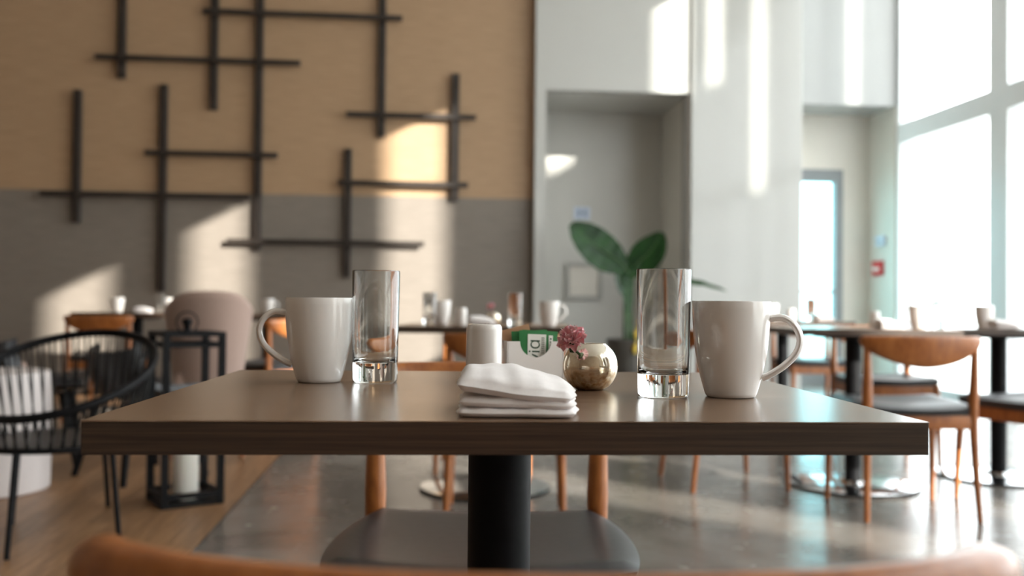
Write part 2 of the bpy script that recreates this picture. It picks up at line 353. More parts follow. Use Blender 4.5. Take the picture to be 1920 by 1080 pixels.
for v in ((233, -70, 229, 148), (406, -150, 402, 207), (490, -40, 482, 470), (720, -110, 714, 258), (150, 170, 143, 418), (313, 160, 300, 547), (856, 140, 851, 378), (655, 280, 649, 520)): vbar(*v)
for h in ((383, 23, 755, 40), (183, 108, 565, 124), (650, 214, 892, 226), (275, 287, 523, 295), (635, 343, 877, 350), (80, 363, 470, 372), (428, 453, 795, 459)): hbar(*h)

# ================================================================== BUILDERS
def make_chair(loc, rz, label):
    """bent-rail dining chair, faces +Y"""
    t = thing('dining_chair', loc, rz, label, 'chair', 'wooden dining chairs')
    for s in (-1, 1):
        bm = bmesh.new()
        p = curve_pts([(s * 0.232, 0.222, 0), (s * 0.228, 0.214, 0.2), (s * 0.222, 0.205, 0.36), (s * 0.22, 0.202, 0.425)], 6); n = len(p)
        sweep(bm, p, [lerp(0.0115, 0.0195, min(1, i / (n * 0.7))) for i in range(n)], 14); obj('leg', bm, 'chairwood', t)
    for s in (-1, 1):
        bm = bmesh.new()
        p = curve_pts([(s * 0.224, -0.235, 0), (s * 0.216, -0.212, 0.22), (s * 0.212, -0.2, 0.42), (s * 0.213, -0.203, 0.56), (s * 0.215, -0.206, 0.705)], 6); n = len(p)
        rr = [lerp(0.0115, 0.0205, i / (n * 0.6)) if i < n * 0.6 else lerp(0.0205, 0.0125, (i - n * 0.6) / (n * 0.4)) for i in range(n)]
        sweep(bm, p, rr, 14); obj('leg', bm, 'chairwood', t)
    bm = bmesh.new()
    box(bm, -0.205, 0.205, 0.19, 0.212, 0.365, 0.42, 0.004); box(bm, -0.2, 0.2, -0.212, -0.19, 0.365, 0.42, 0.004)
    for s in (-1, 1): box(bm, s * 0.211 - 0.011, s * 0.211 + 0.011, -0.195, 0.195, 0.365, 0.42, 0.004)
    obj('seat_frame', bm, 'chairwood', t)
    # dished cushion
    bm = bmesh.new(); N = 18; top = {}; bot = {}
    def outline(u, v):
        # superellipse squircle map
        k = 0.42; x = u * math.sqrt(1 - k * v * v / 2); y = v * math.sqrt(1 - k * u * u / 2)
        return x * (0.252 + 0.012 * v), y * 0.236 + 0.004
    for i in range(N + 1):
        for j in range(N + 1):
            u = -1 + 2 * i / N; v = -1 + 2 * j / N; x, y = outline(u, v)
            e = max(abs(u), abs(v)); edge = max(0, (e - 0.82) / 0.18)
            z = 0.459 + 0.010 * u * u - 0.010 * (1 - v * v) * (1 - u * u) - 0.016 * edge ** 2 + 0.006 * (v > 0) * v * v
            top[i, j] = bm.verts.new((x, y, z)); bot[i, j] = bm.verts.new((x * 0.97, y * 0.97, 0.4215))
    for i in range(N):
        for j in range(N):
            bm.faces.new((top[i, j], top[i + 1, j], top[i + 1, j + 1], top[i, j + 1])); bm.faces.new((bot[i, j], bot[i, j + 1], bot[i + 1, j + 1], bot[i + 1, j]))
    for i in range(N):
        for (a, b_) in (((i, 0), (i + 1, 0)), ((i + 1, N), (i, N)), ((0, i + 1), (0, i)), ((N, i), (N, i + 1))):
            bm.faces.new((top[a], bot[a], bot[b_], top[b_]))
    obj('seat', bm, 'leather', t)
    # bent back rail: deep in the middle, thick rounded elbows at the ends
    bm = bmesh.new(); n = 36; seg = 18; rings = []
    for i in range(n + 1):
        u = -1 + 2 * i / n; a = abs(u)
        x = 0.240 * math.sin(u * 1.12) / math.sin(1.12); y = -0.262 + 0.078 * a ** 2.2
        h = 0.036 + 0.092 * (1 - a ** 1.7) if a < 1 else 0.036
        th = 0.026 + 0.018 * a ** 3
        k = 1.0 if a < 0.9 else math.sqrt(max(0.02, 1 - ((a - 0.9) / 0.105) ** 2))
        ztop = 0.738 - 0.002 * a * a; zc = ztop - h / 2
        tx = Vector((1, 0.42 * u, 0)).normalized(); nrm = Vector((-tx.y, tx.x, 0))
        ring = []
        for q in range(seg):
            an = 2 * PI * q / seg; c_, s_ = math.cos(an), math.sin(an)
            cc = math.copysign(abs(c_) ** 0.75, c_); ss = math.copysign(abs(s_) ** 0.75, s_)
            lean = -0.16 * (ss * h / 2)
            ring.append(bm.verts.new(Vector((x, y + lean, zc)) + nrm * (cc * th / 2 * k) + Z * (ss * h / 2 * k)))
        rings.append(ring)
    for a, b_ in zip(rings, rings[1:]):
        for q in range(seg): bm.faces.new((a[q], a[(q + 1) % seg], b_[(q + 1) % seg], b_[q]))
    bm.faces.new(rings[0][::-1]); bm.faces.new(rings[-1])
    obj('back_rail', bm, 'chairwood', t, ang=60)
    return t
def make_table(loc, rz, label, w=0.762, d=0.616, disc=0.3):
    t = thing('dining_table', loc, rz, label, 'table', 'pedestal dining tables')
    bm = bmesh.new(); box(bm, -w / 2, w / 2, -d / 2, d / 2, 0.7485, 0.75, 0.0006, 1); top = obj('tabletop', bm, 'laminate', t, smooth=False)
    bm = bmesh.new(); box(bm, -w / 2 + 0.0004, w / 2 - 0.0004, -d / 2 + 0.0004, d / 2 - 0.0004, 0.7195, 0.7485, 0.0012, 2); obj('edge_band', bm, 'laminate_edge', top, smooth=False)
    bm = bmesh.new(); lathe(bm, [(0, 0.7), (0.038, 0.7), (0.038, 0.03), (0.0, 0.03)], 36); obj('pole', bm, 'blackmetal', t)
    bm = bmesh.new(); box(bm, -0.15, 0.15, -0.15, 0.15, 0.7, 0.7195, 0.004); obj('mounting_plate', bm, 'blackmetal', t)
    bm = bmesh.new(); lathe(bm, [(0, 0.03), (0.06, 0.03), (0.065, 0.018), (disc - 0.006, 0.0135), (disc - 0.001, 0.012)], 72); obj('base_disc', bm, 'chrome', t)
    bm = bmesh.new(); lathe(bm, [(disc - 0.001, 0.012), (disc, 0.011), (disc, 0.0), (0, 0.0)], 72); obj('base_rim', bm, 'blackmetal', t)
    return t
MUG_R = 0.0448
def make_mug(loc, rz, label, group='white coffee mugs'):
    t = thing('mug', loc, rz, label, 'mug', group)
    out = [(0, 0.0), (0.0255, 0.0), (0.0283, 0.0012), (0.0298, 0.005), (0.0322, 0.013), (0.0352, 0.024), (0.0382, 0.037), (0.0408, 0.052), (0.0426, 0.068), (0.0438, 0.085), (0.0446, 0.1), (0.0449, 0.1085), (0.0443, 0.1100), (0.0428, 0.1098)]
    inn = [(0.0418, 0.107), (0.0404, 0.085), (0.0390, 0.066), (0.0370, 0.05), (0.0342, 0.036), (0.030, 0.02), (0.022, 0.009), (0.0, 0.006)]
    bm = bmesh.new(); lathe(bm, out + inn, 56); obj('body', bm, 'ceramic', t, ang=55)
    bm = bmesh.new(); p = curve_pts([(0.0425, 0, 0.0905), (0.058, 0, 0.0915), (0.0705, 0, 0.083), (0.0765, 0, 0.068), (0.0725, 0, 0.052), (0.060, 0, 0.038), (0.046, 0, 0.028), (0.0352, 0, 0.0225)], 6)
    sweep(bm, p, 0.0041, 14, 0.0078, up=Vector((0, 1, 0)), cap=True); obj('handle', bm, 'ceramic', t)
    return t
def make_glass(loc, label, group='clear highball glasses'):
    H = 0.146
    prof = [(0, 0.0), (0.0268, 0.0), (0.0285, 0.001), (0.0292, 0.004), (0.0296, 0.03), (0.0313, H - 0.0012), (0.0307, H), (0.0298, H - 0.0006), (0.0285, 0.06), (0.0277, 0.034), (0.0262, 0.0285), (0.022, 0.0258), (0.0, 0.0248)]
    bm = bmesh.new(); lathe(bm, prof, 64); o = obj('highball_glass', bm, 'glass', ang=55, loc=loc); tag(o, label, 'glass', group); return o
def make_shaker(loc, label):
    t = thing('shaker', loc, 0, label, 'shaker', 'white ceramic shakers')
    bm = bmesh.new(); lathe(bm, [(0, 0), (0.0225, 0), (0.0238, 0.0015), (0.024, 0.006), (0.0238, 0.069), (0.0232, 0.0735), (0.0215, 0.0763), (0.019, 0.0771), (0, 0.0773)], 44); obj('body', bm, 'ceramic', t)
    bm = bmesh.new()
    for k in range(5): lathe(bm, [(0, 0.0776), (0.0013, 0.0776), (0.0013, 0.077)], 10, 0.006 * math.cos(k * 1.2566), 0.006 * math.sin(k * 1.2566))
    obj('pour_holes', bm, 'blackmetal', t)
    return t
def pillow(name, parent, W, D, zb, th, dome, off=(0, 0), rz=0, skew=0.0, seed=0, mat='cotton', peak=(0, 0), tilt=0.0, ftilt=0.0):
    rnd = random.Random(seed); ph = [rnd.uniform(0, 6.28) for _ in range(6)]
    bm = bmesh.new(); N = 28; top = {}; bot = {}
    for i in range(N + 1):
        for j in range(N + 1):
            u = -1 + 2 * i / N; v = -1 + 2 * j / N; k = 0.22
            x = u * math.sqrt(1 - k * v * v / 2) * W / 2; y = v * math.sqrt(1 - k * u * u / 2) * D / 2
            x += skew * v * W / 2
            e = max(abs(u), abs(v)); rim = math.sqrt(max(0, 1 - max(0, (e - 0.8) / 0.2) ** 2))
            du, dv = (u - peak[0]) / 1.25, (v - peak[1]) / 1.25
            dm = dome * max(0, 1 - du * du) * max(0, 1 - dv * dv)
            wr = 0.0007 * math.sin(7 * u + 3 * v + ph[0]) + 0.0005 * math.sin(11 * v - 5 * u + ph[1]) + 0.0005 * math.sin(15 * u + ph[2] + 2 * v)
            fx, fy = 0.0015 * math.sin(5 * u + ph[3]) * abs(v), 0.0012 * math.sin(6 * v + ph[4]) * abs(u)
            top[i, j] = bm.verts.new((x + fy, y + fx, zb + th * 0.5 + (th * 0.5) * rim + dm + wr * rim)); bot[i, j] = bm.verts.new((x + fy, y + fx, zb + th * 0.5 - (th * 0.5) * rim))
            tz = tilt * u + ftilt * max(0, -v) * max(0, -u); top[i, j].co.z += tz; bot[i, j].co.z += tz
    for i in range(N):
        for j in range(N):
            bm.faces.new((top[i, j], top[i + 1, j], top[i + 1, j + 1], top[i, j + 1])); bm.faces.new((bot[i, j], bot[i, j + 1], bot[i + 1, j + 1], bot[i + 1, j]))
    for i in range(N):
        for (a, b_) in (((i, 0), (i + 1, 0)), ((i + 1, N), (i, N)), ((0, i + 1), (0, i)), ((N, i), (N, i + 1))):
            bm.faces.new((top[a], bot[a], bot[b_], top[b_]))
    bmesh.ops.rotate(bm, cent=(0, 0, 0), matrix=Matrix.Rotation(rz, 3, 'Z'), verts=bm.verts[:]); bmesh.ops.translate(bm, vec=(off[0], off[1], 0), verts=bm.verts[:])
    return obj(name, bm, mat, parent, ang=80)
def make_napkin(loc, rz, label):
    t = thing('napkin', loc, rz, label, 'napkin', 'folded white napkins')
    pillow('fold', t, 0.116, 0.122, 0.0, 0.0085, 0.0, (0, 0), 0, 0, 1)
    pillow('fold', t, 0.112, 0.116, 0.0082, 0.0085, 0.003, (0.0005, 0.001), R(-1.2), 0, 2, peak=(-0.3, 0.2), tilt=-0.0012)
    pillow('fold', t, 0.112, 0.119, 0.0165, 0.0115, 0.0155, (0.0005, 0.0015), R(-2.5), 0.0, 3, peak=(-0.32, 0.25), tilt=-0.0042, ftilt=0.0035)
    return t
def make_vase(loc, rz, label):
    t = thing('globe_vase', loc, rz, label, 'vase', 'gold globe vases')
    prof = [(0, 0.0), (0.016, 0.0), (0.0185, 0.0015)]
    for k in range(1, 17):
        a = -PI / 2 + 0.62 + (PI / 2 + 0.95 - 0.62 + 0.0) * k / 16; prof.append((0.034 * math.cos(a), 0.0285 + 0.0335 * math.sin(a)))
    rz_, zz_ = prof[-1]; prof += [(rz_ - 0.0008, zz_ + 0.0009), (rz_ - 0.0018, zz_)]
    for k in range(15, -1, -1):
        a = -PI / 2 + 0.62 + (PI / 2 + 0.95 - 0.62) * k / 16; prof.append((0.0322 * math.cos(a), 0.0285 + 0.0317 * math.sin(a)))
    prof.append((0, 0.0035)); bm = bmesh.new(); lathe(bm, prof, 56); obj('body', bm, 'mercury', t, ang=70); return t
def make_flower(loc, rz, label, headoff, stemfrom, group='pink carnations'):
    """headoff = head centre, stemfrom = foot of stem, both relative to loc"""
    t = thing('carnation', loc, rz, label, 'flower', group)
    h = Vector(headoff); s = Vector(stemfrom)
    bm = bmesh.new(); p = curve_pts([s, s.lerp(h, 0.5) + Vector((0, 0, 0.003)), h - Vector((0, 0, 0.008))], 6); sweep(bm, p, 0.0016, 8); obj('stem', bm, 'stemgreen', t)
    bm = bmesh.new(); lathe(bm, [(0, -0.014), (0.0035, -0.013), (0.0055, -0.006), (0.006, -0.001), (0, 0.0)], 16, *h); obj('calyx', bm, 'stemgreen', t)
    rnd = random.Random(3)
    for ring_, (cnt, tilt, L, W) in enumerate(((8, 1.3, 0.0175, 0.0155), (8, 0.9, 0.0185, 0.0145), (7, 0.52, 0.019, 0.013), (5, 0.2, 0.0185, 0.010))):
        for k in range(cnt):
            bm = bmesh.new(); nu, nv = 7, 5; g = {}
            ph = rnd.uniform(0, 6.28); tl = tilt + rnd.uniform(-0.14, 0.14); LL = L * rnd.uniform(0.88, 1.1)
            for i in range(nu):
                for j in range(nv):
                    u = -1 + 2 * i / (nu - 1); v = j / (nv - 1)
                    w = W / 2 * (0.22 + 0.78 * math.sin(v * 1.75)); x = u * w; y = v * LL * (1 - 0.12 * u * u) + (0.0013 * (-1) ** i if j == nv - 1 else 0)
                    z = 0.0035 * v * v * math.sin(5 * u + ph) + 0.004 * u * u * v - 0.003 * v * v
                    g[i, j] = bm.verts.new((x, y, z))
            for i in range(nu - 1):
                for j in range(nv - 1): bm.faces.new((g[i, j], g[i + 1, j], g[i + 1, j + 1], g[i, j + 1]))
            az = 2 * PI * k / cnt + ring_ * 0.4 + rnd.uniform(-0.15, 0.15)
            Mx = Matrix.Translation(h) @ Matrix.Rotation(R(38), 4, R0) @ Matrix.Rotation(R(-22), 4, F0) @ Matrix.Rotation(az, 4, 'Z') @ Matrix.Rotation(PI / 2 - tl, 4, 'X')
            bmesh.ops.transform(bm, matrix=Mx, verts=bm.verts[:]); obj('petal', bm, 'petal', t, ang=180)
    return t

# ================================================================== FRONT TABLE AND WHAT STANDS ON IT
TD = 0.8637; TR = R(-(5.5 - 3.24))
fc = hit(967, 790, 2, 0.75); 
fdir = Vector((math.sin(-TR), math.cos(-TR), 0))     # table depth axis in room axes
tc = Vector((fc.x, fc.y, 0)) + fdir * 0.308; tc.z = 0
FT = make_table((tc.x, tc.y, 0), TR, 'walnut laminate dining table in the foreground set with mugs and glasses')
TZ = 0.7502
def on(px, py, z=TZ): p = hit(px, py, 2, z); return (p.x, p.y, z)
CAMR = -YAW
make_mug(on(598, 715.5), CAMR + PI + R(12), 'large white mug with its handle on the left beside the left glass', 'white coffee mugs')
make_mug(on(1370, 743.5), CAMR - R(18), 'large white mug with its handle on the right beside the right glass', 'white coffee mugs')
make_glass(on(703, 716), 'clear empty highball glass beside the left white mug on the front table')
make_glass(on(1243, 743), 'clear empty highball glass beside the right white mug on the front table')
make_napkin(on(971, 771), CAMR + R(-1), 'folded white cloth napkin at the front edge of the foreground table')
make_shaker(on(907, 716), 'white ceramic shaker behind the napkin on the foreground table')
# packet caddy
cp = on(998, 708); cad = thing('packet_caddy', cp, CAMR + R(13), 'white ceramic caddy with a scooped front holding sweetener packets', 'caddy')
bm = bmesh.new(); W2, Dp, Hh = 0.041, 0.036, 0.052; t_ = 0.0035
box(bm, -W2, W2, -Dp / 2, Dp / 2, 0, 0.004, 0.001, 1)
for s in (-1, 1): box(bm, s * W2 - (t_ if s > 0 else 0), s * W2 + (t_ if s < 0 else 0), -Dp / 2, Dp / 2, 0.003, Hh, 0.001, 2)
obj('side_wall', bm, 'ceramic', cad)
def scoop(name, y0, y1):
    bm = bmesh.new(); r0 = 0.0225
    xs = [-W2, -r0 - 0.002] + [-r0 * math.cos(PI * k / 20) for k in range(21)] + [r0 + 0.002, W2]
    def hz(x): return Hh if abs(x) >= r0 - 1e-6 else Hh - math.sqrt(max(0, r0 * r0 - x * x))
    hs_ = [hz(x) for x in xs]
    q = [[bm.verts.new((x, yy, zz)) for x, h in zip(xs, hs_) for zz in (0.0, h)] for yy in (y0, y1)]
    for k in range(len(xs) - 1):
        a, b_, c, d = 2 * k, 2 * k + 1, 2 * k + 3, 2 * k + 2
        bm.faces.new((q[0][a], q[0][d], q[0][c], q[0][b_])); bm.faces.new((q[1][a], q[1][b_], q[1][c], q[1][d]))
        bm.faces.new((q[0][b_], q[0][c], q[1][c], q[1][b_])); bm.faces.new((q[0][a], q[1][a], q[1][d], q[0][d]))
    for k in (0, len(xs) - 1): bm.faces.new((q[0][2 * k], q[0][2 * k + 1], q[1][2 * k + 1], q[1][2 * k]))
    obj(name, bm, 'ceramic', cad, smooth=False)
scoop('front_wall', -Dp / 2, -Dp / 2 + t_); scoop('back_wall', Dp / 2 - t_, Dp / 2)
def text_mesh(body, size, mat, parent, Mx, name='lettering'):
    cu = bpy.data.curves.new(name, 'FONT'); cu.body = body; cu.size = size; cu.extrude = 0.00005; cu.align_x = 'RIGHT'; cu.resolution_u = 3
    tmp = bpy.data.objects.new(name, cu); COL.objects.link(tmp); bpy.context.view_layer.update()
    me = bpy.data.meshes.new_from_object(tmp.evaluated_get(bpy.context.evaluated_depsgraph_get())); bpy.data.objects.remove(tmp)
    me.transform(Mx); me.name = name; me.materials.clear(); me.materials.append(MAT[mat])
    o = bpy.data.objects.new(name, me); COL.objects.link(o); o.parent = parent; return o
def packet(k, x, y, tilt, lean, label, printed=True, mat='packet_green', w=0.052, h=0.062):
    base = Matrix.Translation(Vector(cp)) @ Matrix.Rotation(CAMR + R(13), 4, 'Z') @ Matrix.Translation((x, y, 0.0045)) @ Matrix.Rotation(lean, 4, 'X') @ Matrix.Rotation(tilt, 4, 'Y')
    t = thing('sweetener_packet', (0, 0, 0), 0, label, 'packet', 'packets in the caddy'); t.matrix_world = base
    bm = bmesh.new(); N = 8
    f_, b_ = {}, {}
    for i in range(N + 1):
        for j in range(N + 1):
            u = -1 + 2 * i / N; v = j / N; bulge = 0.0012 * (1 - u ** 4) * (1 - (2 * v - 1) ** 4)
            f_[i, j] = bm.verts.new((u * w / 2, -0.0003 - bulge, v * h)); b_[i, j] = bm.verts.new((u * w / 2, 0.0003 + bulge, v * h))
    for i in range(N):
        for j in range(N):
            bm.faces.new((f_[i, j], f_[i + 1, j], f_[i + 1, j + 1], f_[i, j + 1])); bm.faces.new((b_[i, j], b_[i, j + 1], b_[i + 1, j + 1], b_[i + 1, j]))
    for i in range(N):
        for (a, c) in (((i, 0), (i + 1, 0)), ((i + 1, N), (i, N)), ((0, i + 1), (0, i)), ((N, i), (N, i + 1))): bm.faces.new((f_[a], b_[a], b_[c], f_[c]))
    obj('paper_sleeve', bm, mat, t, ang=60)
    if printed:
        bm = bmesh.new(); box(bm, -0.014, 0.0125, -0.0021, -0.0019, 0.004, 0.057); lp = obj('white_panel', bm, 'packet_white', t, smooth=False)
        rot = Matrix.Translation((0.0035, -0.0022, 0.0505)) @ Matrix.Rotation(PI / 2, 4, 'X') @ Matrix.Rotation(PI / 2, 4, 'Z')
        text_mesh('vi\u0251', 0.025, 'ink', lp, rot)
        bm = bmesh.new()
        for q in range(3):
            for s in range(8): box(bm, 0.0060 + q * 0.0016, 0.0068 + q * 0.0016, -0.0023, -0.00205, 0.03 + s * 0.003, 0.032 + s * 0.003)
        obj('small_print', bm, 'ink', lp, smooth=False)
        bm = bmesh.new(); box(bm, 0.0165, 0.0225, -0.0017, -0.0009, 0.008, 0.056); s2 = obj('side_panel', bm, 'packet_white', t, smooth=False)
        bm = bmesh.new()
        for s in range(9): box(bm, 0.0182, 0.0208, -0.0019, -0.0016, 0.014 + s * 0.0045, 0.0162 + s * 0.0045)
        obj('small_print', bm, 'ink', s2, smooth=False)
    return t
packet(0, 0.004, -0.0085, R(2), R(-6), 'front green sweetener packet with white lettered panel in the caddy')
packet(1, 0.008, -0.002, R(3), R(-3), 'plain green packet just behind the front one in the caddy', False)
packet(2, -0.0005, 0.0035, R(-3), R(-2), 'green packet leaning left at the back of the caddy', False)
packet(3, -0.0085, 0.0095, R(-14), R(-4), 'brown paper sugar packet leaning toward the shaker in the caddy', False, 'packet_brown', 0.046, 0.068)
vp = on(1106, 730); make_vase(vp, 0, 'gold mercury-glass globe vase on the foreground table')
hd = depth(1074, 640, 1.15); lv = Vector(vp)
make_flower(vp, 0, 'pink carnation leaning out of the gold globe vase on the foreground table', hd - lv, (0.008, 0.004, 0.007))

# ================================================================== CHAIRS AND TABLES
# chair on the viewer's side of the front table
ch = make_chair(C(0.018, 0.694), CAMR, 'wooden chair closest to the viewer, only its curved back rail showing')
CH0 = ch
def chair(xc, yc, ang, label): return dup(CH0, C(xc, yc), CAMR + ang, label)
chair(-0.045, 1.64, PI, 'wooden chair tucked under the far side of the foreground table')
chair(-0.02, 3.86, 0, 'wooden chair with its back to the viewer at the middle table')
chair(-0.14, 4.98, PI, 'wooden chair facing the viewer behind the middle table')
MT = dup(FT, C(-0.115, 4.42), CAMR, 'dining table behind the foreground table, centre of the room')
RT = dup(FT, C(1.63, 4.58), CAMR, 'dining table on the right behind the chair with the bright orange rail')
RT2 = dup(FT, C(2.46, 4.85), CAMR, 'dining table at the right edge beside the windows')
RT3 = dup(FT, C(1.82, 6.45), CAMR, 'dining table on the right in front of the glass door')
chair(1.635, 4.04, 0, 'wooden chair with a gleaming orange back rail at the right table')
chair(2.1, 5.44, PI - R(2), 'wooden chair facing the viewer between the two right tables')
chair(1.02, 4.62, -PI / 2 + R(10), 'wooden chair at the left side of the right table, behind the right mug')
chair(2.20, 7.05, PI + R(6), 'wooden chair facing the viewer in front of the glass door')
chair(2.30, 4.20, R(22), 'wooden chair at the right edge of the picture with dark leather seat')
# left back
LT = dup(FT, C(-2.86, 7.35), CAMR, 'dining table on the left by the sunlit back wall')
LT2 = dup(FT, C(-1.83, 7.2), CAMR, 'dining table beyond the left mug by the back wall')
chair(-2.86, 6.85, 0, 'wooden chair with its back to the viewer at the left table')
chair(-1.56, 6.15, R(62), 'wooden chair beside the blush armchair seen from its side')
# things on the other tables
def at(xc, yc, z=TZ): p = C(xc, yc); return (p.x, p.y, z)
def xpx(px, D): return (px - 960) / FPX * D
make_mug(at(xpx(1030, 4.25), 4.25), CAMR + R(5), 'bright white mug at the right end of the middle table')
make_mug(at(xpx(828, 4.55), 4.55), CAMR + PI, 'white mug at the left end of the middle table')
make_glass(at(xpx(966, 4.3), 4.3), 'clear glass next to the bright mug on the middle table')
make_glass(at(xpx(806, 4.38), 4.38), 'clear glass at the left end of the middle table')
make_shaker(at(xpx(866, 4.4), 4.4), 'white shaker on the middle table')
v2 = at(xpx(925, 4.45), 4.45); make_vase(v2, 0, 'gold globe vase on the middle table')
make_flower(v2, 0, 'pink carnation in the globe vase on the middle table', (-0.01, -0.012, 0.082), (0.006, 0.004, 0.007))
make_napkin(at(xpx(905, 4.22), 4.22), CAMR, 'folded white napkin on the middle table')
make_mug(at(xpx(1722, 4.5), 4.5), CAMR + PI - R(40), 'white mug in shadow on the right table against the bright window')
make_glass(at(xpx(1757, 4.6), 4.6), 'clear glass beside the shadowed mug on the right table')
make_napkin(at(xpx(1668, 4.36), 4.36), CAMR, 'folded white napkin at the front of the right table')
make_shaker(at(xpx(1640, 4.75), 4.75), 'white shaker at the back of the right table')
make_shaker(at(xpx(1484, 6.3), 6.3), 'white shaker on the table in front of the glass door')
make_glass(at(xpx(1521, 6.4), 6.4), 'clear glass on the table in front of the glass door')
make_mug(at(xpx(1447, 6.5), 6.5), CAMR + PI, 'white mug on the table in front of the glass door')
make_napkin(at(xpx(1545, 6.3), 6.3), CAMR, 'folded white napkin on the table in front of the glass door')
make_mug(at(xpx(1845, 4.8), 4.8), CAMR + R(30), 'white mug on the table at the right edge')
make_napkin(at(xpx(1880, 4.65), 4.65), CAMR, 'folded white napkin on the table at the right edge')
make_mug(at(xpx(322, 7.2), 7.2), CAMR - R(20), 'bright white mug at the right end of the left table')
make_mug(at(xpx(222, 7.4), 7.4), CAMR + R(160), 'white mug at the left end of the left table')
make_glass(at(xpx(303, 7.4), 7.4), 'clear glass beside the bright mug on the left table')
make_napkin(at(xpx(270, 7.15), 7.15), CAMR, 'folded white napkin on the left table')
make_mug(at(xpx(504, 7.1), 7.1), CAMR - R(10), 'small-looking white mug behind the handle of the left front mug')

# ================================================================== LEFT LOUNGE CORNER
# hoop chair of black cord
hc = C(-1.655, 3.52); hoop = thing('cord_chair', hc, CAMR + PI - R(8), 'round black cord lounge chair on thin metal legs at the left edge', 'lounge chair')
RR, RBs = 0.335, 0.275; TL = R(24)
def rim(a): # a=0 -> front (+Y), tilted so that the back (-Y) is high
    x, y = RR * math.sin(a), RR * math.cos(a) * math.cos(TL); return Vector((x, y, 0.583 - RR * math.cos(a) * math.sin(TL)))
def basering(a): return Vector((RBs * math.sin(a), RBs * math.cos(a), 0.335))
bm = bmesh.new(); sweep(bm, [rim(2 * PI * k / 72) for k in range(72)], 0.0155, 10, closed=True); obj('rim_hoop', bm, 'blackmetal', hoop)
bm = bmesh.new(); sweep(bm, [basering(2 * PI * k / 72) for k in range(72)], 0.010, 10, closed=True); obj('seat_ring', bm, 'blackmetal', hoop)
NC = 96
for k in range(NC):
    a = 2 * PI * k / NC; bm = bmesh.new(); p0, p1 = rim(a), basering(a + 0.05 * (-1) ** k)
    mid = p0.lerp(p1, 0.5); sweep(bm, [p0, mid, p1], 0.0036, 6); obj('cord', bm, 'hoop', hoop)
bm = bmesh.new(); lathe(bm, [(0, 0.325), (RBs - 0.012, 0.325), (RBs - 0.004, 0.335), (RBs - 0.012, 0.345), (0, 0.342)], 56); obj('seat', bm, 'leather', hoop)
inv = Matrix.Rotation(-(CAMR + PI - R(8)), 4, 'Z')
for (lx, ly) in ((12, 1050), (223, 1008), (203, 950), (22, 985)):
    p = inv @ (floor_at(lx, ly) - Vector(hc)); q = Vector((p.x * 0.86, p.y * 0.86, 0.335)); bm = bmesh.new(); sweep(bm, [p, p.lerp(q, 0.5), q], [0.0095, 0.010, 0.0105], 10); obj('leg', bm, 'blackmetal', hoop)
# black shell lounge chair behind it
bl = C(-1.79, 4.66); bsh = thing('shell_chair', bl, CAMR - R(39), 'black leather shell chair with splayed legs between the cord chair and the lantern', 'lounge chair')
bm = bmesh.new(); NU, NV = 20, 14; g1, g2 = {}, {}
for i in range(NU + 1):
    for j in range(NV + 1):
        u = -1 + 2 * i / NU; v = j / NV
        prof = [(0.24, 0.38), (0.12, 0.37), (-0.06, 0.36), (-0.17, 0.39), (-0.225, 0.48), (-0.25, 0.60)]
        q = v * 5; k = min(4, int(q)); t = q - k; y = lerp(prof[k][0], prof[k + 1][0], t); z = lerp(prof[k][1], prof[k + 1][1], t)
        wv = 0.24 * (1 - 0.25 * max(0, v - 0.7) / 0.3 * abs(u))
        x = u * wv; z2 = z + 0.06 * abs(u) ** 3 * (0.5 + 0.5 * math.sin(v * PI)); y2 = y + 0.1 * u * u * v
        g1[i, j] = bm.verts.new((x, y2, z2)); g2[i, j] = bm.verts.new((x * 0.98, y2 + 0.035 * v, z2 + 0.03 * (1 - v) + 0.01))
for i in range(NU):
    for j in range(NV):
        bm.faces.new((g1[i, j], g1[i, j + 1], g1[i + 1, j + 1], g1[i + 1, j])); bm.faces.new((g2[i, j], g2[i + 1, j], g2[i + 1, j + 1], g2[i, j + 1]))
for i in range(NU):
    bm.faces.new((g1[i, 0], g1[i + 1, 0], g2[i + 1, 0], g2[i, 0])); bm.faces.new((g1[i, NV], g2[i, NV], g2[i + 1, NV], g1[i + 1, NV]))
for j in range(NV):
    bm.faces.new((g1[0, j], g2[0, j], g2[0, j + 1], g1[0, j + 1])); bm.faces.new((g1[NU, j], g1[NU, j + 1], g2[NU, j + 1], g2[NU, j]))
obj('shell', bm, 'leather', bsh, ang=60)
for sx in (-1, 1):
    for sy in (-1, 1):
        bm = bmesh.new(); sweep(bm, [(sx * 0.225, sy * 0.215, 0), (sx * 0.15, sy * 0.14, 0.372)], [0.015, 0.024], 12); obj('leg', bm, 'blackmetal', bsh)
dup(bsh, C(-2.47, 5.0), CAMR - R(70), 'black leather shell chair behind the white drum table')
# white drum side table
dp = C(-2.36, 4.28); bm = bmesh.new(); lathe(bm, [(0, 0.0), (0.278, 0), (0.285, 0.006), (0.29, 0.2), (0.288, 0.5), (0.28, 0.522), (0.27, 0.526), (0, 0.526)], 64)
dr = obj('drum_table', bm, 'white_drum', loc=dp); tag(dr, 'round white drum side table behind the cord chair', 'side table')
